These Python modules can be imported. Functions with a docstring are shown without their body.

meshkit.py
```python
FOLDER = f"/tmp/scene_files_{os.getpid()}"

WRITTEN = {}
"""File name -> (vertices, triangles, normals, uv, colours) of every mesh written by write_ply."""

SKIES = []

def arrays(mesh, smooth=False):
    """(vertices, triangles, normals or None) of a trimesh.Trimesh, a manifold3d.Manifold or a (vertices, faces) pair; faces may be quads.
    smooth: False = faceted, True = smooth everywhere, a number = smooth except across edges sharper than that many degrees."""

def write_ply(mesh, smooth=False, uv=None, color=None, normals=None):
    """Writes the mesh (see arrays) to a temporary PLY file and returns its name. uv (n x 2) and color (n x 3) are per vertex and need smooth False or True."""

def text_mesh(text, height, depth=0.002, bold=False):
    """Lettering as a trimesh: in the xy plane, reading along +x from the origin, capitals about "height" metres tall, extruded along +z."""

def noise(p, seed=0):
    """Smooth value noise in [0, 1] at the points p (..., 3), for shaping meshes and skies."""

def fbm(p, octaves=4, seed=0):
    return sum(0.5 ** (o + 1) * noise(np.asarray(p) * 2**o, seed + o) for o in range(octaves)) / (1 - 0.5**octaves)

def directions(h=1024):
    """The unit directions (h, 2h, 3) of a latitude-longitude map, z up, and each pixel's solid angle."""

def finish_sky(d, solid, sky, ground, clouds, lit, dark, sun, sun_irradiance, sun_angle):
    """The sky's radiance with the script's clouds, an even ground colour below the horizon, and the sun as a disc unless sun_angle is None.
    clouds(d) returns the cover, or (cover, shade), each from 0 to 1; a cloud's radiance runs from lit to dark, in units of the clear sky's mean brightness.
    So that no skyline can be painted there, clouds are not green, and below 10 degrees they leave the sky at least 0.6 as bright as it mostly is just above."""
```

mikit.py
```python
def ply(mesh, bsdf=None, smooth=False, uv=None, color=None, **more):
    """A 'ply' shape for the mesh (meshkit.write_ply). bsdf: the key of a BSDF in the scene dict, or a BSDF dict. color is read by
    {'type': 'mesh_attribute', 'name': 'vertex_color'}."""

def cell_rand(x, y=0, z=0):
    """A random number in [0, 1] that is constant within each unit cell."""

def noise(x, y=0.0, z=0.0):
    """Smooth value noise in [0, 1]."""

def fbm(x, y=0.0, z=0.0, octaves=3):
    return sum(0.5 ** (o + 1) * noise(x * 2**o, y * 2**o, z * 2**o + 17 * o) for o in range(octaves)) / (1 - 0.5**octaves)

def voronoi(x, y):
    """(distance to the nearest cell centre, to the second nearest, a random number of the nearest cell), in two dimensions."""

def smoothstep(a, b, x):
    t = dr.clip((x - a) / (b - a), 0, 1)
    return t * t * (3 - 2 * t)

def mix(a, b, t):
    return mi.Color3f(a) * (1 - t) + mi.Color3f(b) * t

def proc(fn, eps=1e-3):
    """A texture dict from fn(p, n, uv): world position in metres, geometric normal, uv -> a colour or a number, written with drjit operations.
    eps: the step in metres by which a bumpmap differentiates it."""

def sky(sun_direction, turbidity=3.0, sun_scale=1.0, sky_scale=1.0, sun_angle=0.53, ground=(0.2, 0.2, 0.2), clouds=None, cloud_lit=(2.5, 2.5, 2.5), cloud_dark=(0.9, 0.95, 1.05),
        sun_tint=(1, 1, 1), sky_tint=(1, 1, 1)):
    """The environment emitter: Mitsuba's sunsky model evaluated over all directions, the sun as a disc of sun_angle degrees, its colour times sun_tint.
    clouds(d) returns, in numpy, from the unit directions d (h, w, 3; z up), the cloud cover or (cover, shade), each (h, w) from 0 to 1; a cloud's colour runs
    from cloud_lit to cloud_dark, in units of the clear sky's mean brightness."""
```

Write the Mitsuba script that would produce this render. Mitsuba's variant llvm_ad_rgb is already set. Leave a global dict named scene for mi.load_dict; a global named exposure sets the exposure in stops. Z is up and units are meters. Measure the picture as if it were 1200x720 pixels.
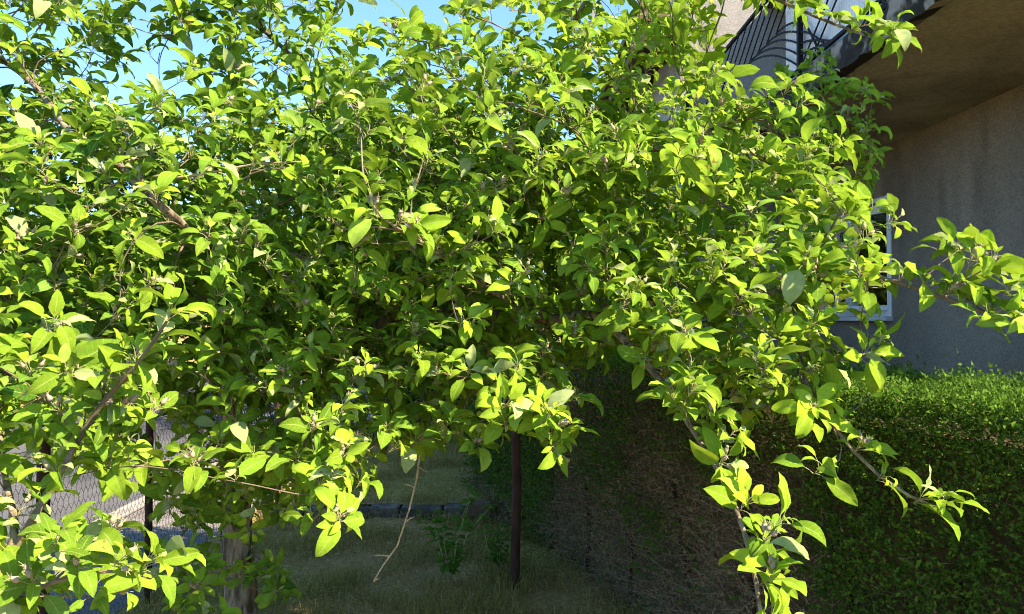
import math, numpy as np, trimesh, drjit as dr, mitsuba as mi, mikit, meshkit
from scipy.spatial import cKDTree
import shapely.geometry as sg
T = mi.ScalarTransform4f
rng = np.random.default_rng(7)
scene, labels = {}, {}

# ------------------------------------------------------------------ camera, sky, exposure
EYE = 1.6
F, CX, CY = 906.0, 594.0, 374.0                    # focal length and vanishing point, in pixels of a 1200 x 720 picture
scene['camera'] = dict(type='perspective', fov=2 * math.degrees(math.atan(600 / F)), fov_axis='x', near_clip=0.05, far_clip=500.0,
    to_world=T().look_at(origin=[0, 0, EYE], target=[(600 - CX) / F, 1, EYE + (CY - 360) / F], up=[0, 0, 1]))
SUN = np.array([0.84, -0.54, 0.90]); SUN /= np.linalg.norm(SUN)
scene['daylight'] = mikit.sky(SUN.tolist(), turbidity=3, ground=(0.14, 0.15, 0.10), sky_tint=(0.82, 0.93, 1.0))
exposure = 3.5

def at(px, py, d):
    return np.array([(px - CX) / F * d, d, EYE + (CY - py) / F * d])

# ------------------------------------------------------------------ materials
def rgb(*c): return {'type': 'rgb', 'value': list(c)}
def principled(color, rough=0.7, spec=0.3, **k):
    return {'type': 'twosided', 'b': {'type': 'principled', 'base_color': color if isinstance(color, dict) else rgb(*color), 'roughness': rough, 'specular': spec, **k}}
def bumped(color, height, scale, rough=0.85, spec=0.2, eps=2e-3):
    return {'type': 'twosided', 'b': {'type': 'bumpmap', 'arbitrary': mikit.proc(height, eps), 'scale': scale,
            'bsdf': {'type': 'principled', 'base_color': mikit.proc(color), 'roughness': rough, 'specular': spec}}}
N, FBM, MIX, SS = mikit.noise, mikit.fbm, mikit.mix, mikit.smoothstep

def leaf_color(p, n, uv):                           # u: integer part = youth (0..15), fraction = along the blade; v: integer part = tint, fraction = across
    k, t = dr.floor(uv.x), uv.x - dr.floor(uv.x)
    j, a = dr.floor(uv.y), (uv.y - dr.floor(uv.y)) * 2 - 1
    s = dr.abs(a)
    c = MIX((0.065, 0.175, 0.020), (0.325, 0.49, 0.030), k / 15.0)
    c = c * (0.75 + 0.5 * j / 15.0)
    c = MIX(c, (0.36, 0.42, 0.22), SS(12.5, 14.5, j) * 0.8)
    mid = 1 - SS(0.02, 0.09, s)
    lat = dr.abs((t * 9.0 - s * 1.1) - dr.floor(t * 9.0 - s * 1.1) - 0.5)
    lat = (1 - SS(0.0, 0.10, lat)) * 0.35
    c = MIX(c, (0.33, 0.42, 0.12), dr.maximum(mid * 0.7, lat))
    blotch = FBM(p.x * 90, p.y * 90, p.z * 90, 2)
    c = c * (0.82 + 0.36 * blotch)
    c = MIX(c, (0.20, 0.12, 0.04), SS(0.80, 0.86, N(p.x * 130, p.y * 130, p.z * 130)) * SS(0.5, 0.7, FBM(p.x * 9, p.y * 9, p.z * 9, 2)) * 0.8)
    edge = SS(0.8, 1.0, s) * SS(0.55, 0.8, FBM(p.x * 35 + 5, p.y * 35, p.z * 35, 2)) * 0.6
    return MIX(c, (0.17, 0.12, 0.05), edge)
scene['leaf_material'] = {'type': 'principledthin', 'base_color': mikit.proc(leaf_color), 'roughness': mikit.proc(lambda p, n, uv: 0.24 + 0.30 * mikit.cell_rand(dr.floor(uv.x) * 3 + 1, dr.floor(uv.y), 2)), 'diff_trans': 0.70, 'spec_trans': 0.0, 'eta': 1.5}
def stalk_color(p, n, uv): return MIX((0.24, 0.29, 0.10), (0.36, 0.28, 0.18), FBM(p.x * 20, p.y * 20, p.z * 20, 2))
scene['stalk_material'] = principled(mikit.proc(stalk_color), 0.6)
def fruit_color(p, n, uv):
    c = MIX((0.30, 0.27, 0.18), (0.36, 0.26, 0.21), SS(0.35, 0.65, N(p.x * 45, p.y * 45, p.z * 45)))
    return c * (0.8 + 0.4 * N(p.x * 600, p.y * 600, p.z * 600))
scene['fruit_material'] = principled(mikit.proc(fruit_color), 0.9, 0.1, sheen=0.5)
def bark_color(p, n, uv):
    a = FBM(p.x * 70, p.y * 70, p.z * 14, 4); b = FBM(p.x * 16 + 9, p.y * 16, p.z * 9, 3)
    c = MIX((0.06, 0.047, 0.034), (0.27, 0.22, 0.155), SS(0.25, 0.75, a))
    c = MIX(c, (0.22, 0.23, 0.18), SS(0.58, 0.72, b) * 0.6)
    return c
def bark_h(p, n, uv): return FBM(p.x * 80, p.y * 80, p.z * 16, 3)
scene['bark_material'] = bumped(bark_color, bark_h, 0.012, eps=1e-3)
def twig_color(p, n, uv):
    return MIX((0.075, 0.055, 0.04), (0.24, 0.19, 0.135), FBM(p.x * 40, p.y * 40, p.z * 40, 3))
scene['twig_material'] = principled(mikit.proc(twig_color), 0.75)
def dry_color(p, n, uv): return MIX((0.26, 0.20, 0.13), (0.50, 0.42, 0.29), FBM(p.x * 50, p.y * 50, p.z * 50, 3))
scene['dry_twig_material'] = principled(mikit.proc(dry_color), 0.8)

def plaster(base, dark, freq=1.0):
    def color(p, n, uv):
        a = FBM(p.x * 1.1, p.y * 1.1, p.z * 0.7, 4); g = FBM(p.x * 60, p.y * 60, p.z * 60, 3)
        streak = FBM(p.x * 5 + p.y * 5, 3.0, p.z * 0.5, 3)
        c = MIX(dark, base, SS(0.25, 0.7, a * 0.8 + streak * 0.2))
        c = MIX(c, mi.Color3f(dark) * 0.6, SS(0.62, 0.8, FBM(p.y * 1.7 + 3, p.x * 1.7, p.z * 0.35, 4)) * 0.7)
        return c * (0.62 + 0.76 * g)
    return color
def plaster_h(p, n, uv): return FBM(p.x * 110, p.y * 110, p.z * 110, 3)
scene['plaster_material'] = bumped(plaster((0.25, 0.21, 0.165), (0.17, 0.142, 0.11)), plaster_h, 0.006)
def soffit_color(p, n, uv):
    c = MIX((0.20, 0.175, 0.125), (0.37, 0.33, 0.24), SS(0.3, 0.7, FBM(p.x * 1.3, p.y * 1.0, p.z, 4)))
    return MIX(c, (0.14, 0.115, 0.08), SS(0.6, 0.75, FBM(p.x * 2.3 + 7, p.y * 2.3, p.z, 4)) * 0.6) * (0.7 + 0.6 * FBM(p.x * 45, p.y * 45, p.z * 45, 3))
scene['soffit_material'] = bumped(soffit_color, plaster_h, 0.008)
scene['upper_plaster_material'] = bumped(plaster((0.31, 0.30, 0.285), (0.24, 0.23, 0.215)), plaster_h, 0.004)
def slab_color(p, n, uv):
    a = FBM(p.x * 9 + p.y * 9, 0.0, p.z * 5, 4)
    return MIX((0.03, 0.027, 0.023), (0.30, 0.27, 0.225), SS(0.5, 0.72, a))
scene['stained_concrete_material'] = bumped(slab_color, plaster_h, 0.01)
scene['iron_material'] = principled((0.012, 0.012, 0.013), 0.65, 0.15)
def sheet_color(p, n, uv):
    w = p.y * 22 - dr.floor(p.y * 22)
    return MIX((0.60, 0.585, 0.565), (0.70, 0.685, 0.665), SS(0.0, 0.5, w)) * (0.85 + 0.3 * FBM(p.y * 3, p.z * 2, 1.0, 3))
scene['sheet_material'] = principled(mikit.proc(sheet_color), 0.5)
def board_color(p, n, uv): return MIX((0.07, 0.04, 0.028), (0.16, 0.095, 0.06), FBM(p.x * 3, p.y * 40, p.z * 40, 3))
scene['brown_board_material'] = principled(mikit.proc(board_color), 0.7)
scene['white_frame_material'] = principled((0.62, 0.63, 0.65), 0.35, 0.5)
scene['sill_material'] = principled((0.5, 0.5, 0.5), 0.6)
scene['room_material'] = principled((0.10, 0.09, 0.08), 0.9)
scene['curtain_material'] = principled((0.5, 0.5, 0.48), 0.9)
scene['pane_glass'] = {'type': 'thindielectric', 'int_ior': 1.52}
def tile_color(p, n, uv): return MIX((0.10, 0.055, 0.04), (0.17, 0.095, 0.07), FBM(p.x * 4, p.y * 4, p.z * 4, 3))
scene['roof_material'] = principled(mikit.proc(tile_color), 0.8)

def lawn_color(p, n, uv):
    a = FBM(p.x * 1.3, p.y * 1.3, 0.0, 4); b = FBM(p.x * 38, p.y * 38, 2.0, 3)
    c = MIX((0.28, 0.195, 0.08), (0.20, 0.175, 0.045), SS(0.35, 0.65, a))
    c = MIX(c, (0.36, 0.27, 0.125), SS(0.55, 0.75, b) * 0.7)
    return c * (0.7 + 0.6 * N(p.x * 160, p.y * 160, 4.0))
def lawn_h(p, n, uv): return FBM(p.x * 45, p.y * 45, 0.0, 3)
scene['lawn_material'] = bumped(lawn_color, lawn_h, 0.03, 0.95, 0.05)
def grass_color(p, n, uv):
    return MIX(MIX((0.17, 0.19, 0.03), (0.46, 0.335, 0.13), uv.x), (0.32, 0.27, 0.16), SS(0.7, 1.0, uv.y) * 0.5)
scene['grass_material'] = {'type': 'principledthin', 'base_color': mikit.proc(grass_color), 'roughness': 0.6, 'diff_trans': 0.6, 'spec_trans': 0.0, 'eta': 1.35}
def road_color(p, n, uv):
    a = FBM(p.x * 1.5, p.y * 0.8, 0.0, 4); g = N(p.x * 140, p.y * 140, 0.0)
    return MIX((0.046, 0.048, 0.055), (0.08, 0.082, 0.088), SS(0.3, 0.7, a)) * (0.7 + 0.6 * g)
def road_h(p, n, uv): return N(p.x * 120, p.y * 120, 0.0)
scene['road_material'] = bumped(road_color, road_h, 0.006)
def paving_color(p, n, uv):
    i = mikit.cell_rand(p.x * 2.2, p.y * 2.2)
    return (MIX((0.115, 0.108, 0.10), (0.165, 0.155, 0.145), i)) * (0.75 + 0.5 * FBM(p.x * 30, p.y * 30, 0.0, 3))
scene['paving_material'] = bumped(paving_color, road_h, 0.005)
def kerb_color(p, n, uv): return MIX((0.16, 0.155, 0.145), (0.27, 0.26, 0.24), FBM(p.x * 9, p.y * 9, p.z * 9, 4))
scene['kerb_material'] = bumped(kerb_color, plaster_h, 0.006)
def old_stone_color(p, n, uv):
    return MIX((0.05, 0.045, 0.035), (0.17, 0.155, 0.125), SS(0.3, 0.75, FBM(p.x * 11, p.y * 11, p.z * 11, 4)))
scene['edging_material'] = bumped(old_stone_color, plaster_h, 0.012)
def rust_color(p, n, uv): return MIX((0.022, 0.013, 0.010), (0.085, 0.042, 0.028), FBM(p.x * 30, p.y * 30, p.z * 12, 4))
scene['rust_material'] = bumped(rust_color, plaster_h, 0.004, 0.8)
scene['wire_material'] = principled((0.075, 0.08, 0.085), 0.5, 0.4, metallic=0.3)
def hedge_color(p, n, uv):
    k = uv.x
    c = MIX((0.04, 0.085, 0.018), (0.125, 0.235, 0.03), k)
    return MIX(c, MIX((0.10, 0.065, 0.035), (0.34, 0.245, 0.14), k), SS(0.9, 0.95, uv.y))
scene['hedge_leaf_material'] = {'type': 'principledthin', 'base_color': mikit.proc(hedge_color), 'roughness': 0.4, 'diff_trans': 0.5, 'spec_trans': 0.0, 'eta': 1.45}
def core_color(p, n, uv): return MIX((0.045, 0.036, 0.022), (0.15, 0.11, 0.068), FBM(p.x * 25, p.y * 25, p.z * 25, 4))
scene['hedge_core_material'] = principled(mikit.proc(core_color), 0.95, 0.0)
scene['brown_twig_material'] = principled(mikit.proc(lambda p, n, uv: MIX((0.20, 0.145, 0.09), (0.46, 0.37, 0.25), FBM(p.x * 30, p.y * 30, p.z * 30, 2))), 0.9, 0.1)
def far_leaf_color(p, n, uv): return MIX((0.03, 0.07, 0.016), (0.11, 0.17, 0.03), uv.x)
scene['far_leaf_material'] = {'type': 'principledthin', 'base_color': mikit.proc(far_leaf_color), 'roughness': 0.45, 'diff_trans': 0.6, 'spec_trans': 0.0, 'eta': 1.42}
scene['weed_material'] = {'type': 'principledthin', 'base_color': rgb(0.10, 0.20, 0.03), 'roughness': 0.5, 'diff_trans': 0.8, 'spec_trans': 0.0, 'eta': 1.4}

# ------------------------------------------------------------------ helpers
used = {}
def fresh(name, parent=None):
    base = (parent + '__' if parent else '') + name
    n = used.get(base, -1) + 1; used[base] = n
    return base if n == 0 else f'{base}_{n:03d}'
def add(name, mesh, m, parent=None, smooth=False, uv=None, **lab):
    key = fresh(name, parent)
    scene[key] = mikit.ply(mesh, m, smooth=smooth, uv=uv)
    if lab: labels[key] = lab
    return key
def thing(name, label, category, group=None):
    key = fresh(name)
    labels[key] = {'label': label, 'category': category, **({'group': group} if group else {})}
    return key
def box(x0, x1, y0, y1, z0, z1, bevel=0.0):
    if bevel:
        import manifold3d as m3
        b = bevel
        pts = []
        for x, y, z in ((0, b, b), (b, 0, b), (b, b, 0)):
            for sx in (0, 1):
                for sy in (0, 1):
                    for sz in (0, 1):
                        pts.append((x1 - x if sx else x0 + x, y1 - y if sy else y0 + y, z1 - z if sz else z0 + z))
        h = m3.Manifold.hull_points(np.array(pts)).to_mesh()
        return trimesh.Trimesh(h.vert_properties[:, :3], h.tri_verts, process=False)
    b = trimesh.creation.box((x1 - x0, y1 - y0, z1 - z0)); b.apply_translation(((x0 + x1) / 2, (y0 + y1) / 2, (z0 + z1) / 2)); return b
def cat(ms): return trimesh.util.concatenate(ms)
def tube(pts, rad, seg=6, cap=True):
    pts = np.asarray(pts, float); rad = np.broadcast_to(np.asarray(rad, float), (len(pts),))
    t = np.gradient(pts, axis=0); t /= np.linalg.norm(t, axis=1, keepdims=True) + 1e-12
    u = np.cross(t[0], [0.31, 0.2, 0.93]); u /= np.linalg.norm(u) + 1e-12
    us = []
    for k in range(len(pts)):
        u = u - t[k] * (u @ t[k]); u /= np.linalg.norm(u) + 1e-12; us.append(u)
    us = np.array(us); vs = np.cross(t, us)
    a = np.arange(seg) * 2 * np.pi / seg
    ring = pts[:, None] + rad[:, None, None] * (np.cos(a)[None, :, None] * us[:, None] + np.sin(a)[None, :, None] * vs[:, None])
    v = ring.reshape(-1, 3); i = np.arange(seg); j = (i + 1) % seg; f = []
    for k in range(len(pts) - 1):
        o = k * seg
        f.append(np.stack([o + i, o + j, o + seg + j], 1)); f.append(np.stack([o + i, o + seg + j, o + seg + i], 1))
    if cap:
        n = len(v); v = np.vstack([v, pts[0], pts[-1]]); o = (len(pts) - 1) * seg
        f.append(np.stack([j, i, i * 0 + n], 1)); f.append(np.stack([o + i, o + j, i * 0 + n + 1], 1))
    return trimesh.Trimesh(v, np.vstack(f), process=False)
def needles(a, b, r0, r1):
    """Three-sided thin rods from points a to b as one (vertices, faces)."""
    d = b - a; d = d / (np.linalg.norm(d, axis=1, keepdims=True) + 1e-12)
    u = np.cross(d, np.where(np.abs(d[:, 2:]) < 0.9, [[0, 0, 1.0]], [[1.0, 0, 0]])); u /= np.linalg.norm(u, axis=1, keepdims=True) + 1e-12
    w = np.cross(d, u); vs = []
    for p, r in ((a, r0), (b, r1)):
        r = np.broadcast_to(np.asarray(r, float), (len(a),))[:, None]
        for k in range(3):
            vs.append(p + r * (np.cos(k * 2.0944) * u + np.sin(k * 2.0944) * w))
    v = np.stack(vs, 1).reshape(-1, 3)
    f = np.array([[0, 1, 4], [0, 4, 3], [1, 2, 5], [1, 5, 4], [2, 0, 3], [2, 3, 5]])
    return v, (f[None] + (np.arange(len(a)) * 6)[:, None, None]).reshape(-1, 3)
def unit(v): return v / (np.linalg.norm(v, axis=-1, keepdims=True) + 1e-12)

# ------------------------------------------------------------------ the ground, the road
def sheet(x0, x1, y0, y1, z, nx, ny, amp=0.0, seed=0):
    X, Y = np.meshgrid(np.linspace(x0, x1, nx + 1), np.linspace(y0, y1, ny + 1), indexing='ij')
    Z = np.full_like(X, z)
    if amp: Z = Z + amp * (meshkit.fbm(np.stack([X * 1.7, Y * 1.7, X * 0], -1), 4, seed) - 0.5)
    i = np.arange(nx)[:, None] * (ny + 1) + np.arange(ny)[None]; i = i.ravel()
    return trimesh.Trimesh(np.stack([X, Y, Z], -1).reshape(-1, 3), np.vstack([np.stack([i, i + ny + 1, i + ny + 2], 1), np.stack([i, i + ny + 2, i + 1], 1)]), process=False)
add('ground', sheet(-220, 220, -60, 400, -0.16, 8, 8), 'lawn_material', kind='structure', label='ground reaching to the horizon')
add('lawn', sheet(-2.14, 4.4, -6, 16, 0.0, 60, 200, 0.06, 3), 'lawn_material', smooth=True, kind='structure', label='dry shaded lawn under the apple tree')
add('garden_bank', box(-2.14, 4.39, -6, 16, -0.158, -0.06), 'lawn_material', kind='structure', label='earth under the lawn')
add('pavement', box(-3.16, -2.15, -30, 60, -0.15, -0.03), 'paving_material', kind='structure', label='grey footway beyond the wire fence')
add('road', box(-9.6, -3.35, -60, 160, -0.155, -0.14), 'road_material', kind='structure', label='grey asphalt road beyond the fence')
kerb = thing('kerb', 'pale concrete kerb between the footway and the road', 'kerb')
for k in range(26):
    y = 1.0 + k * 0.8
    add('kerb_stone', box(-3.32, -3.17, y, y + 0.79, -0.15, -0.018 + rng.normal(0, 0.002), 0.012), 'kerb_material', kerb)

# ------------------------------------------------------------------ the house
house = thing('house', 'grey plastered house with a balcony and a white framed window beside the hedge', 'house')
XW, YF, YB, ZE = 4.4, 1.8, 24.0, 6.3
W0, W1, WZ0, WZ1 = 8.85, 10.95, 1.63, 2.98
poly = sg.box(YF, 0.0, YB, ZE).difference(sg.box(W0, WZ0, W1, WZ1))
wall = trimesh.creation.extrude_polygon(poly, 0.3, engine='earcut')        # x = along y, y = up, z = thickness
wall.apply_transform(np.array([[0, 0, 1, XW], [1, 0, 0, 0], [0, 1, 0, 0], [0, 0, 0, 1.0]])); wall.fix_normals()
wl = add('wall', wall, 'plaster_material', house)
add('gable_wall', box(XW + 0.3, XW + 9, YF, YF + 0.3, 0, ZE), 'plaster_material', house)
add('back_wall', cat([box(XW + 0.3, XW + 9, YB - 0.3, YB, 0, ZE), box(XW + 8.7, XW + 9, YF + 0.3, YB - 0.3, 0, ZE)]), 'plaster_material', house)
add('room', cat([box(XW + 3.5, XW + 3.6, YF + .3, YB - .3, 0.4, 3.4), box(XW + .3, XW + 3.5, YF + .3, YB - .3, 0.4, 0.5), box(XW + .3, XW + 3.5, YF + .3, YB - .3, 3.4, 3.5)]), 'room_material', house)
roof = add('roof', cat([trimesh.Trimesh([(XW - .5, YF - .5, ZE), (XW + 9.5, YF - .5, ZE), (XW + 4.5, YF - .5, ZE + 2.6), (XW - .5, YB + .5, ZE), (XW + 9.5, YB + .5, ZE), (XW + 4.5, YB + .5, ZE + 2.6)],
    [(0, 1, 2), (3, 5, 4), (0, 2, 5), (0, 5, 3), (1, 4, 5), (1, 5, 2), (0, 3, 4), (0, 4, 1)], process=False)]), 'roof_material', house)
# the wing behind the balcony
XV, YV = 2.62, 11.6
add('wing_wall', box(XV, XW - 0.003, YV, YB - .01, 0, 7.6), 'upper_plaster_material', house)
for k in range(7):                                                         # boarded eave along the wing's left side
    add('eave_board', box(XV - 0.72 + k * .104, XV - 0.72 + k * .104 + .098, YV - 0.55, YB - .5, 5.90, 5.925), 'brown_board_material', house)
for k in range(5):
    add('eave_beam', box(XV - 0.70, XV - .002, YV - 0.45 + k * 1.3, YV - 0.33 + k * 1.3, 5.76, 5.898), 'brown_board_material', house)
add('eave_beam', box(XV - 0.70, XV - .60, YV - 0.5, YB - .5, 5.63, 5.757), 'brown_board_material', house)
add('fascia_board', box(XV - 0.75, XV + .0, YV - 0.58, YV - 0.552, 5.88, 6.06), 'brown_board_material', house)
add('wing_roof', box(XV - 0.78, XV - .003, YV - 0.55, YB - .4, 5.93, 6.05), 'roof_material', house)
# the window
win = fresh('window', house)
scene[win] = mikit.ply(cat([box(XW + .055, XW + .125, W0, W1, WZ0, WZ0 + .07), box(XW + .055, XW + .125, W0, W1, WZ1 - .07, WZ1),
    box(XW + .055, XW + .125, W0, W0 + .07, WZ0 + .07, WZ1 - .07), box(XW + .055, XW + .125, W1 - .07, W1, WZ0 + .07, WZ1 - .07), box(XW + .05, XW + .13, 9.93, 10.06, WZ0 + .07, WZ1 - .07)]), 'white_frame_material')
labels[win] = {'label': 'white framed window reflecting the sky'}
for a, b, turn in ((W0 + .07, 9.93, 14.0), (10.06, W1 - .07, 0.0)):
    ajar = T().translate([XW + .04, a, 0]).rotate([0, 0, 1], turn).translate([-XW - .04, -a, 0])
    f_ = add('sash', cat([box(XW + .045, XW + .1, a, b, WZ0 + .07, WZ0 + .13), box(XW + .045, XW + .1, a, b, WZ1 - .13, WZ1 - .07), box(XW + .045, XW + .1, a, a + .06, WZ0 + .13, WZ1 - .13), box(XW + .045, XW + .1, b - .06, b, WZ0 + .13, WZ1 - .13)]), 'white_frame_material', win); scene[f_]['to_world'] = ajar
    pane = trimesh.Trimesh([(XW + .08, a + .06, WZ0 + .13), (XW + .08, b - .06, WZ0 + .13), (XW + .08, b - .06, WZ1 - .13), (XW + .08, a + .06, WZ1 - .13)], [(0, 1, 2), (0, 2, 3)], process=False)
    f_ = add('pane', pane, 'pane_glass', win); scene[f_]['to_world'] = ajar
add('sill', box(XW - .09, XW + .05, W0 - .07, W1 + .07, WZ0 - .055, WZ0 - .003, .006), 'sill_material', win)
add('casing', cat([box(XW - .012, XW + .05, W0 - .05, W0 - .002, WZ0, WZ1 + .05), box(XW - .012, XW + .05, W1 + .002, W1 + .05, WZ0, WZ1 + .05), box(XW - .012, XW + .05, W0, W1, WZ1 + .002, WZ1 + .05)]), 'white_frame_material', win)
# the balcony
XB, ZS = 2.7, 3.6
slab = add('balcony', box(XB + .006, XW - .002, YF, YV - .003, ZS, ZS + .20), 'soffit_material', house, label='balcony with a black iron railing over grey soffit')
nY, nZ = 260, 8
Y, Z = np.meshgrid(np.linspace(YF, YV - .003, nY), np.linspace(ZS - .012, ZS + .245, nZ), indexing='ij')
e = 0.045 * (meshkit.fbm(np.stack([Y * 9, Z * 20, Y * 0], -1), 4, 5) - .5)
e[:, 0] *= 2.0
P = np.stack([XB - .02 - e, Y, Z + .02 * (meshkit.fbm(np.stack([Y * 12, Z * 4, Y * 0 + 3], -1), 3, 9) - .5)], -1)
back = P + np.array([.1, 0, 0]); back[..., 0] = XB + .08
Q = np.concatenate([P, back[:, ::-1], P[:, :1]], 1); nz = Q.shape[1]
ii = (np.arange(nY - 1)[:, None] * nz + np.arange(nz - 1)[None]).ravel()
add('slab_edge', trimesh.Trimesh(Q.reshape(-1, 3), np.vstack([np.stack([ii, ii + nz, ii + nz + 1], 1), np.stack([ii, ii + nz + 1, ii + 1], 1)]), process=False), 'stained_concrete_material', slab)
add('privacy_sheet', box(XB + .045, XB + .055, YF + .05, 7.55, 3.86, 4.86), 'sheet_material', slab)
add('rail', box(XB - .02, XB + .02, YF, YV - .01, 4.90, 4.94, .006), 'iron_material', slab)
add('rail', box(XB - .015, XB + .015, YF, YV - .01, 3.885, 3.92, .004), 'iron_material', slab)
for y in (2.2, 3.85, 5.45, 7.07, 10.0, 11.5):
    add('railing_post', box(XB - .024, XB + .024, y - .024, y + .024, 3.80, 5.10 if y == 7.07 else 4.9, .004), 'iron_material', slab)
def bar(pts, r=.008): return tube([(XB, y, z) for y, z in pts], r, 6)
for y0 in (7.07, 3.85):
    for k in range(13):                                                    # slats that lean, and the arcs they run into
        ya = y0 + .62 + k * .28
        if y0 < 5 and k > 6: break
        if k < 5:
            c = (y0 - .05, 3.90); R = math.hypot(ya - c[0], 4.46 - c[1]); a0 = math.atan2(4.46 - c[1], ya - c[0])
            arc = [(c[0] + R * math.cos(a), c[1] + (R * math.sin(a)) * (1.0)) for a in np.linspace(a0, a0 + .0, 1)]
            m = ya - y0; arc = [(ya, 4.46)] + [(y0 + m * (1 - s), 4.46 - (.12 + .42 * (k / 4)) * s ** 2.0 * 1.0) for s in np.linspace(0.12, 1, 9)]
            add('scroll', bar(arc, .0105), 'iron_material', slab)
            arc2 = [(y0 - .02 - s * m * .7, 4.46 - (.12 + .42 * k / 4) - (.5 - .09 * k) * s ** 1.3 * .9) for s in np.linspace(0, 1, 8)]
            add('scroll', bar([(y, max(z, 3.9)) for y, z in arc2], .0105), 'iron_material', slab)
        lo = (ya, 4.46) if k < 5 else (ya + (4.46 - 3.9) * 1.65, 3.9)
        hi_y = ya - (4.9 - 4.46) * 1.65
        if hi_y < y0: hi = (y0, 4.46 + (ya - y0) / 1.65)
        else: hi = (hi_y, 4.9)
        if lo[0] < YV: add('slat', bar([lo, hi], .0075), 'iron_material', slab)

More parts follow.
